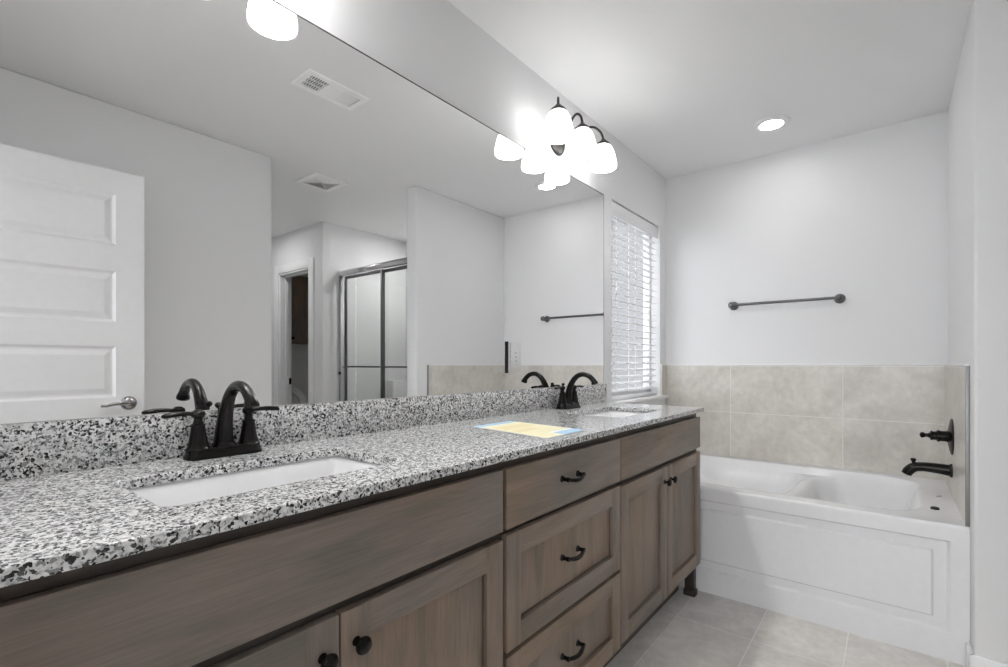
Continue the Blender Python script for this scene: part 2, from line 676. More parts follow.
sp = MB().box(XWC + 0.086, XWC + 0.114, DY0 + 0.018, DY0 + 0.022, 0.91, 0.975, bev=0.001)
sp.build('strike_plate', BLACK, bpy.data.objects['trim_1'])

# casing of the entry doorway (behind the camera)
dr = MB()
for y0, y1 in ((-0.86, -0.78), (-1.795, -1.715)):
    dr.box(XWEST, XWEST + 0.016, y0, y1, 0, 2.14, bev=0.004)
dr.box(XWEST, XWEST + 0.016, -1.715, -0.86, 2.06, 2.14, bev=0.004)
struct('trim_2', dr, TRIM)

# ------------------------------------------------------------------ tile around the tub
RZ = 0.515            # tub rim height
TT = 0.012
TZ = 1.113
XT0 = 2.486
struct('trim_3', MB().box(XE - TT, XE, YW + TT, -TT, RZ + 0.001, TZ), TILE_E, label='beige tile wainscot on the wall behind the tub')
struct('trim_4', MB().box(XT0, XE, YW, YW + TT, RZ + 0.001, TZ), TILE_S, label='beige tile wainscot on the faucet end wall of the tub')
t5 = MB()
t5.box(2.44, XE, -TT, 0.0, RZ + 0.001, WZ0 - 0.03)
t5.box(WX1 + 0.004, XE, -TT, 0.0, WZ0 - 0.03, TZ)
struct('trim_5', t5, TILE_S, label='beige tile under the window')
e = MB()
e.box(XE - TT - 0.001, XE, YW + TT, -TT, TZ, TZ + 0.008, bev=0.002)
e.box(XT0 - 0.008, XE - TT, YW, YW + TT + 0.001, TZ, TZ + 0.008, bev=0.002)
e.box(WX1 + 0.004, XE, -TT - 0.001, 0.0, TZ, TZ + 0.008, bev=0.002)
struct('trim_6', e, TRIM, label='pale edge strip along the top of the beige tile')
e = MB().box(XT0 - 0.009, XT0, YW, YW + TT + 0.001, RZ + 0.001, TZ, bev=0.001)
struct('trim_7', e, ALU, label='metal edge strip at the end of the tile by the tub')

# ------------------------------------------------------------------ window and blind
win = thing('window_1', 'bright window beside the mirror over the tub end', 'window', (0.5 * (WX0 + WX1), 0.06, WZ0), kind='structure')
f = MB()
for a, b2 in ((WX0, WX0 + 0.020), (WX1 - 0.020, WX1)):
    f.box(a, b2, 0.066, 0.105, WZ0, WZ1, bev=0.004)
f.box(WX0 + 0.020, WX1 - 0.020, 0.066, 0.105, WZ1 - 0.045, WZ1, bev=0.004)
f.box(WX0 + 0.020, WX1 - 0.020, 0.066, 0.105, WZ0, WZ0 + 0.05, bev=0.004)
o = f.build('window_frame', PLASTIC, win)
o['kind'] = 'structure'
o = MB().box(WX0 + 0.020, WX1 - 0.020, 0.074, 0.078, WZ0 + 0.05, WZ1 - 0.045).build('pane', TINTED, win)
o['kind'] = 'structure'
s = MB()
s.box(WX0 + 0.001, WX1 - 0.001, -0.002, 0.066, WZ0 - 0.022, WZ0, bev=0.002)
s.box(WX0 - 0.045, WX1 + 0.045, -0.046, -0.002, WZ0 - 0.022, WZ0, bev=0.006, seg=3)
s.box(WX0 - 0.03, WX1 + 0.03, -TT - 0.014, -TT - 0.0005, WZ0 - 0.07, WZ0 - 0.023, bev=0.003)
o = s.build('window_sill', TRIM, win)
o['kind'] = 'structure'

BX0, BX1 = WX0 + 0.006, WX1 - 0.02
bl = thing('window_blind', 'white slatted blind hanging in the window beside the mirror', 'blind', (0.5 * (BX0 + BX1), 0.035, WZ0))
v = MB()
v.box(BX0, BX1, 0.002, 0.014, 1.988, 2.062, bev=0.003)
v.box(BX0, BX1, 0.014, 0.062, 2.02, 2.066, bev=0.002)
v.build('valance', BLIND, bl)
sl = MB()
NS = 25
PIT = 0.0417
zt = 1.962
TILT = R(13)
for k in range(NS):
    zc = zt - k * PIT
    if zc < WZ0 + 0.035:
        break
    def slat(i, j, zc=zc):
        w = (j / 4 - 0.5) * 0.050
        crown = 0.0022 * (1 - (j / 2 - 1) ** 2)
        return Vector((BX0 + (BX1 - BX0) * i, 0.038 + w * math.cos(TILT) - crown * math.sin(TILT), zc + w * math.sin(TILT) + crown * math.cos(TILT)))
    sl.surf(1, 4, slat)
    sl.surf(1, 4, lambda i, j: slat(i, j) - Vector((0, -math.sin(TILT), math.cos(TILT))) * 0.0028, flip=True)
    for j in (0, 4):
        p = [slat(0, j), slat(1, j)]
        q = [x - Vector((0, -math.sin(TILT), math.cos(TILT))) * 0.0028 for x in p]
        sl.face([p[0], p[1], q[1], q[0]])
    for i in (0, 1):
        top = [slat(i, j) for j in range(5)]
        bot = [x - Vector((0, -math.sin(TILT), math.cos(TILT))) * 0.0028 for x in top]
        sl.face(top + bot[::-1])
zlast = zt - (k - 1) * PIT
sl.build('slats', SLAT, bl, sharp=60)
MB().box(BX0, BX1, 0.014, 0.062, WZ0 + 0.004, WZ0 + 0.022, bev=0.004).build('bottom_rail', BLIND, bl)
for fx in (0.12, 0.5, 0.88):
    x = BX0 + (BX1 - BX0) * fx
    c_ = MB()
    c_.tube([(x, 0.0155, WZ0 + 0.02), (x, 0.0155, 1.99)], 0.0012, 6)
    c_.tube([(x, 0.060, WZ0 + 0.02), (x, 0.060, 2.02)], 0.0012, 6)
    c_.build('ladder_cord', BLIND, bl)

# ------------------------------------------------------------------ mirror
mi_ = thing('wall_mirror', 'large frameless mirror above the granite backsplash', 'mirror', (1.23, 0, 1.0105))
MB().box(0.020, 2.4485, -0.0055, -0.0005, 1.0115, 2.061).build('mirror_glass', MIRROR, mi_)
ed = MB()
ed.box(0.020, 2.4505, -0.0065, -0.0003, 2.0612, 2.0645)
ed.box(2.4487, 2.4505, -0.0060, -0.0003, 1.0115, 2.0612)
ed.build('edge', GAP, mi_)

ou = thing('wall_outlet', 'mirrored outlet plate with white sockets set in the mirror', 'outlet', (1.632, -0.006, 1.085))
pb = MB()
pb.prism([rrect(-0.036, 0.036, -0.062, 0.062, 0.004), rrect(-0.0175, 0.0175, -0.034, 0.034, 0.003)], -0.0125, -0.006,
         T=Matrix(((1, 0, 0, 1.634), (0, 0, 1, 0.0), (0, 1, 0, 1.150), (0, 0, 0, 1))))
pb.build('plate', MPLATE, ou)
sb_ = MB()
sb_.box(1.6165, 1.6515, -0.0125, -0.006, 1.116, 1.184, bev=0.001)
for z in (1.133, 1.167):
    for dx in (-0.006, 0.006):
        sb_.box(1.634 + dx - 0.001, 1.634 + dx + 0.001, -0.0128, -0.012, z - 0.004, z + 0.004, mi=1)
sb_.box(1.628, 1.640, -0.0128, -0.012, 1.1485, 1.1515, mi=1)
sb_.build('socket', [PLASTIC, GAP], ou)
MB().box(1.5755, 1.5825, -0.0125, -0.006, 1.082, 1.214).build('dark_edge_gap', DARK, ou)

# ------------------------------------------------------------------ vanity cabinets
FY = -0.535            # door and drawer faces
DT = 0.019             # their thickness
FF = FY + DT           # face frame front
CT = 0.911             # counter top
CU = 0.891             # counter underside
CB = 0.135             # cabinet bottom
X0, X1, X2, X3 = 0.020, 0.9055, 1.5405, 2.4195


def carcass(parent, x0, x1, rails, stiles=()):
    b_ = MB()
    b_.box(x0, x0 + 0.016, FF + 0.019, -0.004, CB, CU)
    b_.box(x1 - 0.016, x1, FF + 0.019, -0.004, CB, CU)
    b_.box(x0 + 0.016, x1 - 0.016, -0.012, -0.004, CB, CU)
    b_.box(x0 + 0.016, x1 - 0.016, FF + 0.019, -0.012, CB, CB + 0.014)
    b_.build('body', WOODV, parent)
    f_ = MB()
    f_.box(x0, x0 + 0.03, FF, FF + 0.019, CB, CU)
    f_.box(x1 - 0.03, x1, FF, FF + 0.019, CB, CU)
    for z0, z1 in rails:
        f_.box(x0 + 0.03, x1 - 0.03, FF, FF + 0.019, z0, z1)
    for a, c2 in stiles:
        f_.box(a, c2, FF, FF + 0.019, rails[-1][1], rails[1][0])
    f_.build('face_frame', FRAMEW, parent)
    k_ = MB()
    k_.box(x0, x1, FF + 0.085, FF + 0.10, 0.0, CB)
    k_.build('toe_kick', FRAMEW, parent)


def slab(parent, name, x0, x1, z0, z1):
    return MB().box(x0, x1, FY, FF - 0.0006, z0, z1, bev=0.0015).build(name, WOODH, parent)


def shaker(parent, name, x0, x1, z0, z1, w=0.058, horiz=False):
    fr_ = MB()
    fr_.box(x0, x0 + w, FY, FF - 0.0006, z0, z1, 0, bev=0.0012)
    fr_.box(x1 - w, x1, FY, FF - 0.0006, z0, z1, 0, bev=0.0012)
    fr_.box(x0 + w, x1 - w, FY, FF - 0.0006, z1 - w, z1, 1, bev=0.0012)
    fr_.box(x0 + w, x1 - w, FY, FF - 0.0006, z0, z0 + w, 1, bev=0.0012)
    o_ = fr_.build(name, [WOODV, WOODH], parent)
    g_ = 0.0055
    MB().box(x0 + w + g_, x1 - w - g_, FY + 0.010, FF - 0.003, z0 + w + g_, z1 - w - g_, bev=0.001).build('panel', WOODV, o_)
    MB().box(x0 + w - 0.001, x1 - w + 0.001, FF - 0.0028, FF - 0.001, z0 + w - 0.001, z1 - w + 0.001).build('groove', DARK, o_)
    return o_


def knob(door, x, z):
    MB().lathe((x, FY, z), (0, -1, 0), [(0, 0), (0.0085, 0.0), (0.008, 0.003), (0.0055, 0.007), (0.0052, 0.012), (0.009, 0.016),
                                        (0.0142, 0.018), (0.0152, 0.022), (0.0128, 0.0265), (0.007, 0.0288), (0, 0.0293)], 24).build('knob', BLACK, door)


def pull(front, x, z):
    w = 0.043
    p = MB()
    for sgn in (-1, 1):
        p.lathe((x + sgn * w, FY, z), (0, -1, 0), [(0, 0), (0.0095, 0), (0.0085, 0.003), (0.006, 0.006), (0.0055, 0.016), (0.0068, 0.019), (0.0065, 0.024), (0, 0.0255)], 18)
    p.tube([(x - w, FY - 0.020, z), (x - w * 0.75, FY - 0.024, z - 0.002), (x - w * 0.35, FY - 0.0275, z - 0.005), (x, FY - 0.0285, z - 0.006),
            (x + w * 0.35, FY - 0.0275, z - 0.005), (x + w * 0.75, FY - 0.024, z - 0.002), (x + w, FY - 0.020, z)],
           [0.0050, 0.0054, 0.0062, 0.0064, 0.0062, 0.0054, 0.0050], 12)
    p.build('handle', BLACK, front)


PZ0, PZ1 = 0.719, 0.866      # top panels
DZ1 = 0.699                  # door tops
DZ0 = 0.158                  # door bottoms

# sink base nearest the camera
c1 = thing('sink_cabinet', 'stained wood sink cabinet nearest the camera under the near faucet', 'cabinet', (0.5 * (X0 + X1), -0.27, 0), 'vanity cabinets')
carcass(c1, X0, X1, [(0.857, CU), (0.690, 0.728), (CB, 0.17)], [(0.440, 0.482)])
slab(c1, 'false_front', X0 + 0.003, 0.8985, PZ0, PZ1)
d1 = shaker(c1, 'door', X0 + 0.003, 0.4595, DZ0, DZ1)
knob(d1, 0.4595 - 0.030, 0.640)
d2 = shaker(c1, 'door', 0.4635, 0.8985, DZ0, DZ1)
knob(d2, 0.4635 + 0.030, 0.640)

# drawers
c2_ = thing('drawer_cabinet', 'stained wood cabinet of three drawers between the two sink cabinets', 'cabinet', (0.5 * (X1 + X2), -0.27, 0), 'vanity cabinets')
carcass(c2_, X1 + 0.0005, X2 - 0.0005, [(0.857, CU), (0.697, 0.728), (0.400, 0.430), (CB, 0.17)])
xm = 0.5 * (0.9125 + 1.5375)
g1 = slab(c2_, 'drawer', 0.9125, 1.5375, PZ0 + 0.001, PZ1)
pull(g1, xm - 0.020, 0.797)
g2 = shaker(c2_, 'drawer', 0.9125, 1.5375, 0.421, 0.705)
pull(g2, xm - 0.020, 0.576)
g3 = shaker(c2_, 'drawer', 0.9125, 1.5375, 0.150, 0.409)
pull(g3, xm - 0.020, 0.298)

# far sink base with its furniture foot
c3_ = thing('sink_cabinet', 'stained wood sink cabinet beside the tub under the far faucet', 'cabinet', (0.5 * (X2 + X3), -0.27, 0), 'vanity cabinets')
carcass(c3_, X2, X3, [(0.857, CU), (0.690, 0.728), (CB, 0.17)], [(1.956, 2.003)])
slab(c3_, 'false_front', 1.5445, X3 - 0.002, PZ0, PZ1)
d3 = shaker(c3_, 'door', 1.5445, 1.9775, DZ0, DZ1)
knob(d3, 1.9775 - 0.030, 0.640)
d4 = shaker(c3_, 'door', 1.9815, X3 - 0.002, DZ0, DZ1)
knob(d4, 1.9815 + 0.030, 0.640)
ft = MB()
ft.box(X3 - 0.036, X3 - 0.001, FF + 0.001, FF + 0.045, 0.028, CB, bev=0.002)
ft.box(X3 - 0.042, X3 + 0.004, FF - 0.006, FF + 0.05, 0.0, 0.03, bev=0.005)
ft.build('foot', FOOTW, c3_)

# ------------------------------------------------------------------ counter, backsplash, sinks
SX1, SX2 = 0.457, 1.973
SW, SY0, SY1 = 0.219, -0.436, -0.174
CX0, CX1, CF = 0.016, 2.4235, -0.552


def hole(cx):
    return rrect(cx - SW, cx + SW, SY0, SY1, 0.022, 5)


ct = MB()
ct.prism([[(CX0, CF), (CX1, CF), (CX1, -0.002), (CX0, -0.002)], hole(SX1), hole(SX2)], CU, CT)
o = ct.build('countertop', GRANITE)
tag(o, 'long speckled granite countertop over the wood vanity cabinets', 'countertop')
bv = o.modifiers.new('edge', 'BEVEL')
bv.width = 0.003
bv.segments = 3
bv.limit_method = 'ANGLE'
bv.angle_limit = R(60)
o = MB().box(CX0, 2.4565, -0.0215, -0.0005, CT + 0.0003, 1.0105, bev=0.0015).build('backsplash', GRANITE)
tag(o, 'speckled granite backsplash strip below the mirror', 'backsplash')


def make_sink(cx, label):
    t_ = thing('undermount_sink', label, 'sink', (cx, 0.5 * (SY0 + SY1), CU - 0.16), 'rectangular undermount sinks')
    cy = 0.5 * (SY0 + SY1)
    hx, hy = SW + 0.006, 0.5 * (SY1 - SY0) + 0.006
    nx, ny = 64, 44
    ex, ey = hx + 0.016, hy + 0.016

    def fn(i, j, off=0.0):
        # denser near the walls
        u = -1 + 2 * i / nx
        w = -1 + 2 * j / ny
        u = math.copysign(1 - (1 - abs(u)) ** 1.5, u)
        w = math.copysign(1 - (1 - abs(w)) ** 1.5, w)
        x, y = cx + ex * u, cy + ey * w
        s_ = -sd_rrect(x, y, cx, cy, hx, hy, 0.03)
        dep = 0.125 * sstep(-0.001, 0.055, s_) + 0.022 * sstep(0.03, 0.16, s_)
        return Vector((x, y, CU - 0.001 - dep - off))
    b_ = MB()
    b_.surf(nx, ny, fn)
    b_.surf(nx, ny, lambda i, j: fn(i, j, 0.009), flip=True)
    b_.build('basin', PORC, t_, sharp=80)
    MB().lathe((cx, cy, CU - 0.150), (0, 0, 1), [(0, 0.004), (0.012, 0.0045), (0.020, 0.005), (0.0245, 0.003), (0.026, 0.0), (0, 0.0)], 24).build('drain', BLACK, t_)
    return t_


sk = make_sink(SX1, 'white rectangular undermount sink in front of the near faucet')
dup(sk, (SX2, sk.location.y, sk.location.z), 'white rectangular undermount sink in front of the far faucet beside the tub')


def make_faucet(cx, label):
    fy = -0.066
    t_ = thing('faucet', label, 'faucet', (cx, fy, CT), 'two handle centerset faucets')
    b_ = MB()
    zb = CT + 0.0004

    def stad(w, d):
        return rrect(cx - w, cx + w, fy - d, fy + d, d * 0.72, 7)
    lv = [(0.0795, 0.0285, 0.0), (0.0795, 0.0285, 0.005), (0.0775, 0.0265, 0.0085), (0.076, 0.025, 0.012), (0.0745, 0.0235, 0.020), (0.072, 0.021, 0.0225)]
    t = bmesh.new()
    rings = [[t.verts.new((x, y, zb + z)) for x, y in stad(w, d)] for w, d, z in lv]
    for a, c_2 in zip(rings, rings[1:]):
        n_ = len(a)
        for k in range(n_):
            t.faces.new((a[k], a[(k + 1) % n_], c_2[(k + 1) % n_], c_2[k]))
    t.faces.new(rings[0][::-1])
    t.faces.new(rings[-1])
    b_._merge(t)
    b_.build('base_plate', BLACK, t_)
    s_ = MB()
    zs = CT + 0.020
    s_.lathe((cx, fy, zs), (0, 0, 1), [(0.026, 0.0), (0.0255, 0.004), (0.0225, 0.009), (0.021, 0.012), (0.0, 0.012)], 24)
    path = [(0.004, 0.008), (0.000, 0.045), (-0.011, 0.085), (-0.030, 0.117), (-0.056, 0.137), (-0.083, 0.141), (-0.110, 0.133), (-0.128, 0.118), (-0.136, 0.108)]
    rr = [0.0210, 0.0175, 0.0147, 0.0128, 0.0117, 0.0112, 0.0113, 0.0120, 0.0127]
    s_.tube([(cx, fy + a, zs + z) for a, z in path], rr, 20)
    dd = Vector((0, -0.34, -0.94))
    s_.lathe((cx, fy - 0.1345, zs + 0.112), dd, [(0.0118, -0.002), (0.0140, 0.004), (0.0155, 0.010), (0.0155, 0.0145), (0.0140, 0.016), (0.0, 0.016)], 22)
    s_.build('spout', BLACK, t_, sharp=50)
    r_ = MB()
    r_.tube([(cx, fy + 0.030, zb + 0.002), (cx, fy + 0.030, zb + 0.108)], 0.0028, 10)
    r_.lathe((cx, fy + 0.030, zb + 0.104), (0, 0, 1), [(0.0, 0.0), (0.0055, 0.002), (0.0085, 0.007), (0.0085, 0.011), (0.005, 0.015), (0, 0.016)], 16)
    r_.build('lift_rod', BLACK, t_)
    for sgn in (-1, 1):
        hx = cx + sgn * 0.0535
        h_ = MB()
        h_.lathe((hx, fy, zb + 0.018), (0, 0, 1), [(0.0245, 0.0), (0.0245, 0.004), (0.0215, 0.007), (0.0195, 0.014), (0.0165, 0.030), (0.0142, 0.046), (0.0134, 0.053),
                                                   (0.0142, 0.0545), (0.0142, 0.0575), (0.0105, 0.0595), (0.0085, 0.066), (0.0085, 0.071), (0.0125, 0.0745), (0.0142, 0.0795),
                                                   (0.0130, 0.0850), (0.007, 0.0895), (0, 0.0905)], 24)
        h_o = h_.build('handle', BLACK, t_, sharp=40)
        zl = zb + 0.018 + 0.0795
        l_ = MB()
        l_.tube([(hx + sgn * 0.004, fy, zl), (hx + sgn * 0.022, fy - 0.002, zl + 0.003), (hx + sgn * 0.045, fy - 0.004, zl + 0.003), (hx + sgn * 0.064, fy - 0.005, zl + 0.001), (hx + sgn * 0.070, fy - 0.005, zl)],
                [0.0062, 0.0060, 0.0070, 0.0068, 0.003], 14, sq=(1.25, 0.78))
        l_.build('lever', BLACK, h_o)
    return t_


fc = make_faucet(0.463, 'dark bronze two handle faucet behind the near sink')
dup(fc, (1.973, fc.location.y, fc.location.z), 'dark bronze two handle faucet behind the far sink near the window')

# leaflet on the counter
lf = thing('leaflet', 'yellow and blue printed leaflet lying on the granite countertop', 'leaflet', (1.236, -0.348, CT))
YEL = plain('yellow_paper', (0.82, 0.76, 0.50), 0.5)
BLU = plain('blue_paper', (0.33, 0.52, 0.68), 0.5)
WHT = plain('white_paper', (0.84, 0.85, 0.84), 0.5)
TAN = plain('tan_print', (0.76, 0.66, 0.38), 0.5)
sh = MB()
a0, a1 = Vector((1.178, -0.187)), Vector((1.365, -0.187))
ll = MB()


def leafp(u, w, z):
    """u across (0..1), w along (0..1) from the far edge to the near edge."""
    x = 1.118 + 0.062 * (1 - w) + (0.2185 - 0.02 * (1 - w)) * u
    return Vector((x, -0.180 - 0.332 * w, z + 0.0008 * math.sin(3.1 * w)))


def leaf_piece(u0, u1, w0, w1, z0, z1, mi):
    n_ = 8
    ll.surf(1, n_, lambda i, j: leafp(u0 + (u1 - u0) * i, w0 + (w1 - w0) * j / n_, z1), mi, flip=True)
    ll.surf(1, n_, lambda i, j: leafp(u0 + (u1 - u0) * i, w0 + (w1 - w0) * j / n_, z0), mi)
    for i in (0, 1):
        ll.surf(1, n_, lambda q, j: leafp(u0 + (u1 - u0) * i, w0 + (w1 - w0) * j / n_, z0 + (z1 - z0) * q), mi)
    for w in (w0, w1):
        ll.surf(1, 1, lambda q, j: leafp(u0 + (u1 - u0) * j, w, z0 + (z1 - z0) * q), mi)


zl = CT + 0.0006
leaf_piece(0, 1, 0, 1, zl, zl + 0.0022, 0)
leaf_piece(0.0, 1.0, 0.0, 0.10, zl + 0.0022, zl + 0.0026, 1)
leaf_piece(0.02, 0.98, 0.13, 0.80, zl + 0.0022, zl + 0.0026, 2)
leaf_piece(0.02, 0.42, 0.80, 0.985, zl + 0.0022, zl + 0.0026, 2)
leaf_piece(0.46, 1.0, 0.86, 1.0, zl + 0.0022, zl + 0.0026, 1)
leaf_piece(0.12, 0.88, 0.24, 0.44, zl + 0.0026, zl + 0.0028, 3)
leaf_piece(0.12, 0.60, 0.50, 0.62, zl + 0.0026, zl + 0.0028, 3)
ll.build('sheet', [WHT, BLU, YEL, TAN], lf)

# ------------------------------------------------------------------ vanity lights


def make_light(cx, label):
    t_ = thing('vanity_light', label, 'wall light', (cx, 0.0, 2.20), 'three shade vanity lights')
    b_ = MB()
    b_.lathe((cx, -0.0005, 2.190), (0, -1, 0), [(0, 0), (0.066, 0), (0.066, 0.004), (0.060, 0.010), (0.052, 0.014), (0.030, 0.020), (0.0, 0.022)], 36)
    b_.build('backplate', IRON, t_)
    for k in (-1, 0, 1):
        x = cx + k * 0.207
        ys = -0.140
        g_ = MB()
        px, py = cx + k * 0.012, -0.016
        ap_ = [(0.0, 2.196), (0.14, 2.199), (0.30, 2.216), (0.46, 2.250), (0.62, 2.278), (0.78, 2.287), (0.92, 2.272), (0.985, 2.250), (1.0, 2.228)]
        g_.tube([(px + (x - px) * a, py + (ys - py) * a, z) for a, z in ap_], 0.0055, 12)
        am = g_.build('arm', IRON, t_)
        h_ = MB()
        h_.lathe((x, ys, 2.205), (0, 0, 1), [(0.030, -0.004), (0.036, 0.0), (0.034, 0.006), (0.026, 0.014), (0.016, 0.022), (0.010, 0.030), (0.0, 0.031)], 24)
        h_.build('shade_holder', IRON, am)
        s_ = MB()
        po = [(0.030, 2.2035), (0.036, 2.200), (0.044, 2.190), (0.0515, 2.174), (0.058, 2.153), (0.063, 2.130), (0.0658, 2.110), (0.0662, 2.098), (0.0655, 2.093)]
        pi_ = [(r - 0.0035, z) for r, z in po[::-1]]
        s_.lathe((x, ys, 0), (0, 0, 1), po + pi_, 32)
        so = s_.build('shade', OPAL, t_, sharp=70)
        MB().lathe((x, ys, 0), (0, 0, 1), [(0, 2.108), (0.014, 2.112), (0.024, 2.122), (0.027, 2.135), (0.023, 2.150), (0.014, 2.165), (0.012, 2.195), (0, 2.196)], 20).build('bulb', BULB, so)
    return t_


vl = make_light(1.973, 'three shade vanity light above the far sink near the window')
dup(vl, (0.461, 0.0, 2.20), 'three shade vanity light over the near sink seen only in the mirror')

# recessed lights; those in hall and shower are added, unseen fill


def can(x, y, label, lens):
    t_ = thing('ceiling_light', label, 'ceiling light', (x, y, CEIL - 0.012), 'round recessed ceiling lights')
    MB().lathe((x, y, CEIL - 0.0004), (0, 0, -1), [(0.058, 0.0), (0.092, 0.0), (0.092, 0.003), (0.086, 0.008), (0.068, 0.011), (0.058, 0.008)], 40).build('trim_ring', TRIM, t_)
    MB().lathe((x, y, CEIL - 0.0004), (0, 0, -1), [(0, 0.0), (0.060, 0.0), (0.060, 0.006), (0.05, 0.0085), (0, 0.009)], 36).build('lens', lens, t_)
    return t_


cn = can(2.985, -0.742, 'round lit recessed ceiling light over the tub', CANG)
cr = can(1.95, -3.40, 'unseen round fill light added in the hall ceiling behind the south wall', FILLH)
can(3.05, -2.20, 'unseen round fill light added in the ceiling over the shower', FILLR)

# ceiling register and square diffuser (both seen in the mirror)
rg = thing('ceiling_vent', 'long white ceiling register with dark louvers at one end', 'vent', (1.298, -0.858, CEIL - 0.01))
gx0, gx1, gy0, gy1 = 1.140, 1.455, -0.940, -0.777
f = MB()
zc = CEIL - 0.0004
inn = (gx0 + 0.028, gx1 - 0.028, gy0 + 0.030, gy1 - 0.030)
f.prism([[(gx0, gy0), (gx1, gy0), (gx1, gy1), (gx0, gy1)], [(inn[0], inn[2]), (inn[1], inn[2]), (inn[1], inn[3]), (inn[0], inn[3])]], zc - 0.008, zc)
f.build('frame', VENT, rg)
c_ = MB()
xa, xb = inn[0] + 0.085, inn[0] + 0.168
c_.box(xa, xb, inn[2], inn[3], zc - 0.009, zc - 0.002)
c_.build('center_panel', VENT, rg)
MB().box(inn[0], xa, inn[2], inn[3], zc - 0.0015, zc - 0.0003).build('duct_opening', DARK, rg)
lv = MB()
for k in range(7):
    x = inn[0] + 0.008 + k * 0.0118
    lv.box(x, x + 0.0022, inn[2], inn[3], zc - 0.008, zc - 0.0016)
for y in (-0.877, -0.838):
    lv.box(inn[0], xa, y - 0.001, y + 0.001, zc - 0.008, zc - 0.0016)
lv.build('louvers', VENT, rg)
lv = MB()
for k in range(7):
    x = xb + 0.004 + k * 0.0118
    q = 0.0095
    lv.face([(x, inn[2], zc - 0.003), (x + q, inn[2], zc - 0.008), (x + q, inn[3], zc - 0.008), (x, inn[3], zc - 0.003)])
lv.build('louvers', VENT, rg)
MB().box(xb, inn[1], inn[2], inn[3], zc - 0.0012, zc - 0.0003).build('duct_back', VGREY, rg)

fn_ = thing('ceiling_vent', 'square white ceiling diffuser with triangular vanes near the hall', 'vent', (1.904, -1.97, CEIL - 0.01))
qx0, qx1, qy0, qy1 = 1.776, 2.032, -2.098, -1.842
f = MB()
w = 0.028
f.prism([[(qx0, qy0), (qx1, qy0), (qx1, qy1), (qx0, qy1)], [(qx0 + w, qy0 + w), (qx1 - w, qy0 + w), (qx1 - w, qy1 - w), (qx0 + w, qy1 - w)]], zc - 0.009, zc)
f.build('frame', VENT, fn_)
MB().box(qx0 + w, qx1 - w, qy0 + w, qy1 - w, zc - 0.0015, zc - 0.0003).build('duct_back', VGREY, fn_)
f = MB()
mx_, my_ = 0.5 * (qx0 + qx1), 0.5 * (qy0 + qy1)
for k in range(6):
    t0 = 0.012 + k * 0.015
    t1 = t0 + 0.0115
    for ax in (0, 1):
        for sg in (-1, 1):
            if ax == 0:
                f.face([(mx_ - t0, my_ + sg * t0, zc - 0.009), (mx_ + t0, my_ + sg * t0, zc - 0.009), (mx_ + t1, my_ + sg * t1, zc - 0.006), (mx_ - t1, my_ + sg * t1, zc - 0.006)])
            else:
                f.face([(mx_ + sg * t0, my_ - t0, zc - 0.009), (mx_ + sg * t0, my_ + t0, zc - 0.009), (mx_ + sg * t1, my_ + t1, zc - 0.006), (mx_ + sg * t1, my_ - t1, zc - 0.006)])
for a in (45, 135):
    d = Vector((math.cos(R(a)), math.sin(R(a)), 0))
    n_ = Vector((-d.y, d.x, 0)) * 0.003
    e_ = d * (0.1 * math.sqrt(2))
    cc = Vector((mx_, my_, zc - 0.0095))
    f.face([cc - e_ - n_, cc + e_ - n_, cc + e_ + n_, cc - e_ + n_])
f.build('vanes', VENT, fn_)

# ------------------------------------------------------------------ towel bar
tb = thing('towel_bar', 'dark metal towel bar on the wall above the tub', 'towel bar', (XE, -0.742, 1.50))
b_ = MB()
b_.tube([(XE - 0.062, -0.466, 1.500), (XE - 0.062, -1.008, 1.500)], 0.0085, 16)
b_.build('bar', GUN, tb)
for y in (-0.452, -1.022):
    MB().lathe((XE - 0.0005, y, 1.500), (-1, 0, 0), [(0, 0), (0.028, 0), (0.028, 0.004), (0.024, 0.010), (0.014, 0.014), (0.0115, 0.020), (0.0115, 0.042), (0.016, 0.047),
                                                    (0.0195, 0.054), (0.0205, 0.062), (0.0185, 0.072), (0.011, 0.079), (0, 0.081)], 24).build('post', GUN, tb)

# ------------------------------------------------------------------ bathtub
BX = 2.472
tub = thing('bathtub', 'white alcove bathtub with panelled apron at the end of the room', 'bathtub', (2.94, -0.742, 0))
ty0, ty1 = YW + 0.001, -0.001
tx1 = XE - 0.001
ocx, ocy = 0.5 * (2.565 + 3.325), 0.5 * (-1.355 - 0.10)
ohx, ohy = 0.5 * (3.325 - 2.565), 0.5 * (1.355 - 0.10)


def tubz(x, y):
    s_ = -sd_rrect(x, y, ocx, ocy, ohx, ohy, 0.16)
    lip = 0.034 * sstep(-0.004, 0.034, s_)                        # soft roll into the well
    # deep well toward the faucet end; shallower reclining end; a rounded ridge between them
    ridge = 0.05 * (x - 2.95)
    well = -sd_rrect(x, y + ridge, ocx, -1.122, ohx - 0.012, 0.238, 0.17)
    deep = 0.30 * sstep(0.0, 0.13, well)
    back = -sd_rrect(x, y + ridge, ocx + 0.02, -0.475, ohx - 0.035, 0.395, 0.17)
    deep2 = (0.05 + 0.11 * sstep(-0.10, -0.75, y)) * sstep(0.0, 0.12, back)
    return RZ - lip - max(deep, deep2)


nx, ny = 110, 150
bs = MB()
bs.surf(nx, ny, lambda i, j: Vector((BX + 0.012 + (tx1 - BX - 0.012) * i / nx, ty0 + (ty1 - ty0) * j / ny,
                                     tubz(BX + 0.012 + (tx1 - BX - 0.012) * i / nx, ty0 + (ty1 - ty0) * j / ny))))
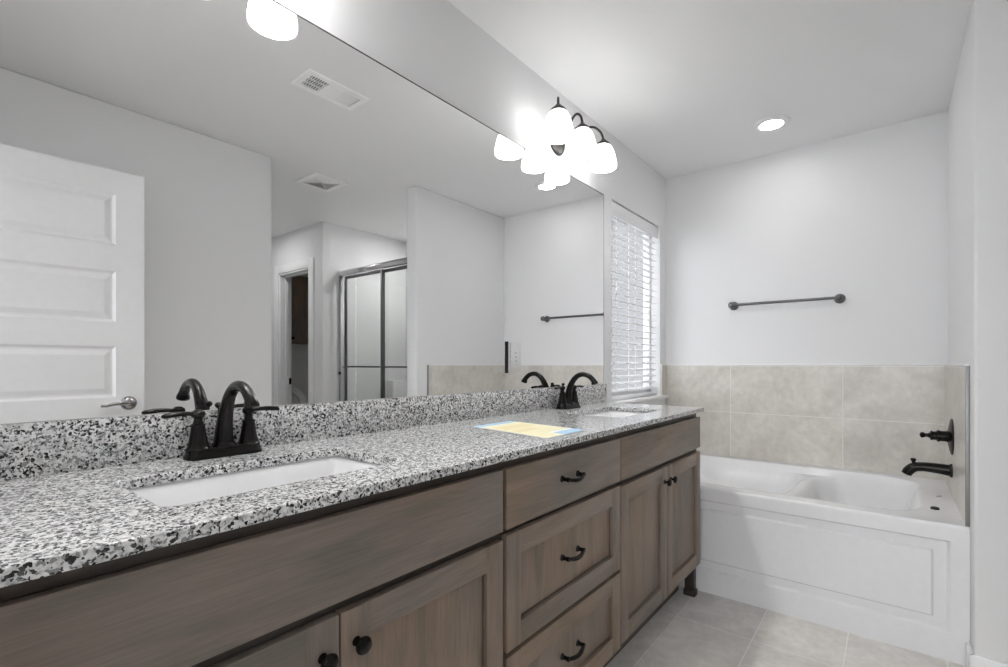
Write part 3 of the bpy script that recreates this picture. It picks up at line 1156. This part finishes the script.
# rounded front lip of the rim
nl = 6
bs.surf(nl, 1, lambda i, j: Vector((BX + 0.012 - 0.012 * math.sin(R(90) * i / nl), ty0 + (ty1 - ty0) * j, RZ - 0.012 + 0.012 * math.cos(R(90) * i / nl))), flip=True)
bs.surf(1, 1, lambda i, j: Vector((BX, ty0 + (ty1 - ty0) * j, RZ - 0.012 - 0.020 * i)), flip=True)
for yy in (ty0, ty1):
    bs.face([(BX, yy, RZ - 0.032), (BX, yy, RZ - 0.012), (BX + 0.012, yy, RZ), (tx1, yy, RZ), (tx1, yy, RZ - 0.032)])
bs.build('basin', ACRYL, tub, sharp=70, weld=True)


def AP(a, b2, d):            # apron: a along y, b up, d depth behind the front plane
    return Vector((BX + d, a, b2))


ap = MB()
R0 = (ty0, ty1, 0.0, RZ - 0.032)
R1 = (-1.430, -0.055, 0.108, 0.453)
R1b = (-1.421, -0.064, 0.117, 0.444)
R2 = (-1.383, -0.102, 0.150, 0.410)
R2b = (-1.375, -0.110, 0.158, 0.402)
ap.quad_frame(R0, R1, 0.0, 0.0, AP)
ap.quad_frame(R1, R1b, 0.0, 0.015, AP)
ap.quad_frame(R1b, R2, 0.015, 0.016, AP)
ap.quad_frame(R2, R2b, 0.016, 0.003, AP)
ap.face([AP(R2b[0], R2b[2], 0.002), AP(R2b[1], R2b[2], 0.002), AP(R2b[1], R2b[3], 0.002), AP(R2b[0], R2b[3], 0.002)])
ap.box(BX + 0.018, BX + 0.03, ty0 + 0.001, ty1 - 0.001, 0.0, RZ - 0.034)
ap.build('apron', ACRYL, tub, sharp=20)
MB().lathe((2.697, -1.398, RZ), (0, 0, 1), [(0, 0), (0.015, 0), (0.0155, 0.004), (0.012, 0.009), (0.0, 0.010)], 20).build('deck_button', BLACK, tub)
MB().lathe((2.955, -1.425, RZ - 0.001), (0, 0.25, 1), [(0, 0.002), (0.010, 0.002), (0.011, 0.004), (0.007, 0.006), (0.0, 0.007)], 20).build('overflow_cover', CHROME, tub)
o = MB().lathe((ocx, -1.20, RZ - 0.3595), (0, 0, 1), [(0, 0.004), (0.02, 0.005), (0.03, 0.003), (0.032, 0), (0, 0)], 20)
o.build('drain', CHROME, tub)

# tub spout and valve on the wing wall
YT = YW + TT
ts = thing('tub_spout', 'dark bronze tub spout with diverter knob low on the tile', 'spout', (2.983, YT, 0.636))
s_ = MB()
s_.lathe((2.983, YT + 0.0004, 0.636), (0, 1, 0), [(0, 0), (0.031, 0), (0.031, 0.006), (0.027, 0.010), (0, 0.010)], 24)
s_.tube([(2.983, YT + 0.006, 0.636), (2.983, YT + 0.05, 0.640), (2.983, YT + 0.10, 0.641), (2.983, YT + 0.132, 0.635), (2.983, YT + 0.152, 0.617), (2.983, YT + 0.161, 0.600)],
        [0.0265, 0.0235, 0.0215, 0.0220, 0.0215, 0.0200], 20)
s_.build('spout_body', BLACK, ts, sharp=50)
k_ = MB()
k_.tube([(2.983, YT + 0.132, 0.645), (2.983, YT + 0.136, 0.668)], 0.0072, 10)
k_.lathe((2.983, YT + 0.1355, 0.662), (0, 0, 1), [(0, 0), (0.007, 0.001), (0.011, 0.006), (0.0115, 0.011), (0.007, 0.016), (0, 0.017)], 16)
k_.build('diverter_knob', BLACK, ts)

tv = thing('tub_valve', 'dark bronze tub valve with round plate above the tub spout', 'valve', (2.983, YT, 0.79))
MB().lathe((2.983, YT + 0.0004, 0.79), (0, 1, 0), [(0, 0), (0.083, 0), (0.083, 0.003), (0.078, 0.006), (0.045, 0.013), (0.034, 0.015), (0, 0.016)], 40).build('escutcheon', BLACK, tv)
h_ = MB()
h_.lathe((2.983, YT + 0.014, 0.79), (0, 1, 0), [(0, 0), (0.026, 0), (0.026, 0.005), (0.024, 0.008), (0.024, 0.028), (0.027, 0.031), (0.027, 0.037), (0.020, 0.042), (0.0195, 0.052), (0.0225, 0.055),
                                                (0.0225, 0.060), (0.014, 0.064), (0.009, 0.070), (0.0085, 0.080), (0.011, 0.083), (0.0135, 0.088), (0.012, 0.095), (0.006, 0.099), (0, 0.0995)], 26)
h_.build('handle', BLACK, tv, sharp=30)

# ------------------------------------------------------------------ entry door, standing open along the south wall
dw, dh, dt = 0.730, 2.025, 0.035
hx, hy, ang = 0.018, -1.683, R(3.4)
door = bpy.data.objects.new('door_1', None)
col.objects.link(door)
door.location = (hx, hy, 0.008)
door.rotation_euler = (0, 0, ang)
tag(door, 'white five panel door standing open along the south wall', 'door', kind='structure')
ORG['door_1'] = Vector((0, 0, 0))


def DP(a, b2, d):            # a across from the hinge, b up; the room face looks +y, d = depth into the door
    return Vector((a, dt - d, b2))


lf_ = MB()
pan = []
pz = [(1.672, 1.915), (1.310, 1.550), (0.955, 1.196), (0.60, 0.84), (0.245, 0.485)]
a0, a1 = 0.110, dw - 0.110
zcur = dh
# face strips around the panels
lf_.face([DP(0, 0, 0), DP(a0, 0, 0), DP(a0, dh, 0), DP(0, dh, 0)])
lf_.face([DP(a1, 0, 0), DP(dw, 0, 0), DP(dw, dh, 0), DP(a1, dh, 0)])
for z0, z1 in pz:
    lf_.face([DP(a0, z1, 0), DP(a1, z1, 0), DP(a1, zcur, 0), DP(a0, zcur, 0)])
    zcur = z0
lf_.face([DP(a0, 0, 0), DP(a1, 0, 0), DP(a1, zcur, 0), DP(a0, zcur, 0)])
lf_.face([(0, 0, 0), (dw, 0, 0), (dw, 0, dh), (0, 0, dh)])
lf_.face([(0, 0, 0), (0, dt, 0), (0, dt, dh), (0, 0, dh)])
lf_.face([(dw, 0, 0), (dw, dt, 0), (dw, dt, dh), (dw, 0, dh)])
lf_.face([(0, 0, dh), (dw, 0, dh), (dw, dt, dh), (0, dt, dh)])
lf_.face([(0, 0, 0), (dw, 0, 0), (dw, dt, 0), (0, dt, 0)])
o = lf_.build('leaf', DOORM, door)
o['kind'] = 'structure'
for z0, z1 in pz:
    p_ = MB()
    r0 = (a0, a1, z0, z1)
    r1 = (a0 + 0.012, a1 - 0.012, z0 + 0.012, z1 - 0.012)
    r2 = (a0 + 0.020, a1 - 0.020, z0 + 0.020, z1 - 0.020)
    r3 = (a0 + 0.042, a1 - 0.042, z0 + 0.042, z1 - 0.042)
    p_.quad_frame(r0, r1, 0, 0.010, DP)
    p_.quad_frame(r1, r2, 0.010, 0.010, DP)
    p_.quad_frame(r2, r3, 0.010, 0.003, DP)
    p_.face([DP(r3[0], r3[2], 0.003), DP(r3[1], r3[2], 0.003), DP(r3[1], r3[3], 0.003), DP(r3[0], r3[3], 0.003)])
    o = p_.build('door_panel', DOORM, door, sharp=5)
    o['kind'] = 'structure'
dk = MB()
hzz = 0.925
dk.lathe((dw - 0.062, dt, hzz), (0, 1, 0), [(0, 0), (0.033, 0), (0.033, 0.004), (0.028, 0.010), (0.016, 0.013), (0.0115, 0.018), (0.0115, 0.040), (0.014, 0.044), (0.013, 0.052), (0, 0.056)], 26)
dk.tube([(dw - 0.062, dt + 0.048, hzz), (dw - 0.090, dt + 0.050, hzz + 0.003), (dw - 0.125, dt + 0.050, hzz + 0.001), (dw - 0.155, dt + 0.048, hzz - 0.006), (dw - 0.172, dt + 0.046, hzz - 0.004)],
        [0.0095, 0.0085, 0.0070, 0.0062, 0.0055], 14, sq=(0.8, 1.1))
o = dk.build('door_handle', NICKEL, door)
o = MB().box(dw - 0.0005, dw + 0.001, dt * 0.5 - 0.012, dt * 0.5 + 0.012, hzz - 0.028, hzz + 0.028).build('latch_plate', GUN, door)

# ------------------------------------------------------------------ shower (seen in the mirror)
sp_ = thing('shower_pan', 'white shower pan with raised curb behind the tub wall', 'shower pan', (3.0, -2.22, 0))
SY_0, SY_1 = YWC + 0.006, YW2 - 0.006
p_ = MB()
p_.box(XSH - 0.055, XSH + 0.055, SY_0, SY_1, 0, 0.10, bev=0.012, seg=3)
p_.build('curb', SURR, sp_)
p_ = MB()
p_.box(XSH + 0.055, XE - 0.006, SY_0, SY_1, 0.0, 0.035, bev=0.004)
p_.build('pan_floor', SURR, sp_)
su = thing('shower_surround', 'pale moulded shower surround with a soap ledge', 'shower surround', (3.0, -2.22, 0.036))
p_ = MB()
p_.box(XSH + 0.06, XE - 0.006, SY_0, SY_0 + 0.012, 0.036, 1.95, bev=0.004)
p_.box(XSH + 0.06, XE - 0.006, SY_1 - 0.012, SY_1, 0.036, 1.95, bev=0.004)
p_.box(XE - 0.018, XE - 0.006, SY_0 + 0.012, SY_1 - 0.012, 0.036, 1.95, bev=0.004)
p_.build('panels', SURR, su)
MB().box(3.14, XE - 0.018, SY_0 + 0.012, SY_0 + 0.12, 0.55, 0.955, bev=0.012, seg=3).build('soap_ledge', SURR, su)

sd_ = thing('shower_enclosure', 'framed sliding glass shower enclosure behind the tub wall', 'shower door', (XSH, -2.22, 0.1))
HZ = 1.955
MB().box(XSH - 0.028, XSH + 0.028, SY_0, SY_1, HZ - 0.005, HZ + 0.045, bev=0.010, seg=3).build('header', CHROME, sd_)
MB().box(XSH - 0.026, XSH + 0.026, SY_0, SY_1, 0.101, 0.128, bev=0.004).build('bottom_track', CHROME, sd_)
for y in (SY_0, SY_1 - 0.026):
    MB().box(XSH - 0.022, XSH + 0.022, y, y + 0.026, 0.129, HZ - 0.006, bev=0.003).build('wall_jamb', CHROME, sd_)


def panel(y0, y1, x, knobside, cover):
    q = MB()
    fwid = 0.026
    q.box(x - 0.009, x + 0.009, y0, y0 + fwid, 0.135, HZ - 0.012, bev=0.002)
    q.box(x - 0.009, x + 0.009, y1 - fwid, y1, 0.135, HZ - 0.012, bev=0.002)
    q.box(x - 0.009, x + 0.009, y0 + fwid, y1 - fwid, HZ - 0.040, HZ - 0.012, bev=0.002)
    q.box(x - 0.009, x + 0.009, y0 + fwid, y1 - fwid, 0.135, 0.163, bev=0.002)
    o_ = q.build('sliding_panel', GUN, sd_)
    MB().box(x - 0.003, x + 0.003, y0 + fwid, y1 - fwid, 0.163, HZ - 0.040).build('glass', GLASS, o_)
    h = MB()
    h.tube([(x - 0.030, y0 + 0.012, 1.097), (x - 0.030, y1 - 0.012, 1.097)], 0.0075, 12)
    for y in (y0 + 0.014, y1 - 0.014):
        h.tube([(x - 0.008, y, 1.097), (x - 0.030, y, 1.097)], 0.006, 10)
    h.build('panel_bar', GUN, o_)
    return o_


p1 = panel(SY_0 + 0.085, -2.185, XSH - 0.012, 0, 0)
p2 = panel(-2.225, SY_1 - 0.03, XSH + 0.012, 0, 0)
MB().lathe((XSH - 0.0225, SY_0 + 0.03, 1.036), (-1, 0, 0), [(0, 0), (0.010, 0), (0.010, 0.006), (0.014, 0.009), (0.014, 0.018), (0, 0.020)], 16).build('bumper', BLACK, sd_)

# ------------------------------------------------------------------ water closet (seen through the doorway in the mirror)
wc = thing('wall_cabinet', 'dark wood wall cabinet hung over the toilet', 'cabinet', (2.78, YWS, 1.352))
cx0, cx1, cy1 = 2.552, 3.02, YWS + 0.26
b_ = MB()
b_.box(cx0, cx1, YWS + 0.0005, cy1, 1.352, 2.12)
b_.build('body', WOODV, wc)


def wdoor(x0, x1, kx):
    fr_ = MB()
    z0, z1, w_ = 1.362, 2.11, 0.052
    y0, y1 = cy1 + 0.0005, cy1 + 0.019
    fr_.box(x0, x0 + w_, y0, y1, z0, z1)
    fr_.box(x1 - w_, x1, y0, y1, z0, z1)
    fr_.box(x0 + w_, x1 - w_, y0, y1, z1 - w_, z1)
    fr_.box(x0 + w_, x1 - w_, y0, y1, z0, z0 + w_)
    o_ = fr_.build('door', WOODV, wc)
    MB().box(x0 + w_ - 0.001, x1 - w_ + 0.001, y0 + 0.002, y0 + 0.008, z0 + w_ - 0.001, z1 - w_ + 0.001).build('panel', WOODV, o_)
    MB().lathe((kx, y1, 1.41), (0, 1, 0), [(0, 0), (0.008, 0), (0.006, 0.012), (0.015, 0.018), (0.016, 0.023), (0.008, 0.030), (0, 0.031)], 18).build('knob', BLACK, o_)


wdoor(cx0 + 0.003, 2.6975, 2.670)
wdoor(2.7015, cx1 - 0.003, 2.729)

tx = 2.735
tl = thing('toilet', 'white toilet with raised seat under the wall cabinet', 'toilet', (tx, YWS + 0.35, 0))
k_ = MB()
k_.box(tx - 0.18, tx + 0.20, YWS + 0.012, YWS + 0.185, 0.38, 0.72, bev=0.025, seg=4)
k_.build('tank', PORC, tl)
MB().box(tx - 0.185, tx + 0.21, YWS + 0.004, YWS + 0.195, 0.7205, 0.752, bev=0.012, seg=3).build('tank_lid', PORC, tl)
bw = MB()
yb = YWS + 0.42
bw.lathe((tx, yb, 0), (0, 0, 1), [(0, 0.0), (0.115, 0.0), (0.112, 0.03), (0.095, 0.12), (0.105, 0.20), (0.150, 0.30), (0.180, 0.365), (0.182, 0.39), (0.165, 0.395),
                                  (0.140, 0.385), (0.115, 0.30), (0.06, 0.22), (0, 0.20)], 32, sx=1.0, sy=1.25)
bw.box(tx - 0.10, tx + 0.10, YWS + 0.10, YWS + 0.32, 0.10, 0.385, bev=0.03, seg=3)
bw.build('bowl', PORC, tl, sharp=60)
tilt = R(8)
for nm, r_in, th, yo in (('lid', None, 0.016, 0.0), ('seat', 0.60, 0.020, 0.026)):
    q = MB()
    oval = [(0.185 * math.cos(2 * math.pi * k / 40), 0.235 * math.sin(2 * math.pi * k / 40)) for k in range(40)]
    loops = [oval]
    if r_in:
        loops.append([(x * r_in, y * 0.66) for x, y in oval])
    Mt = Matrix.Translation((tx, YWS + 0.222 + yo, 0.405 + 0.235)) @ Matrix.Rotation(R(90) + tilt, 4, 'X')
    q.prism(loops, -th / 2, th / 2, T=Mt)
    q.build(nm, PORC if nm == 'seat' else PLASTIC, tl)
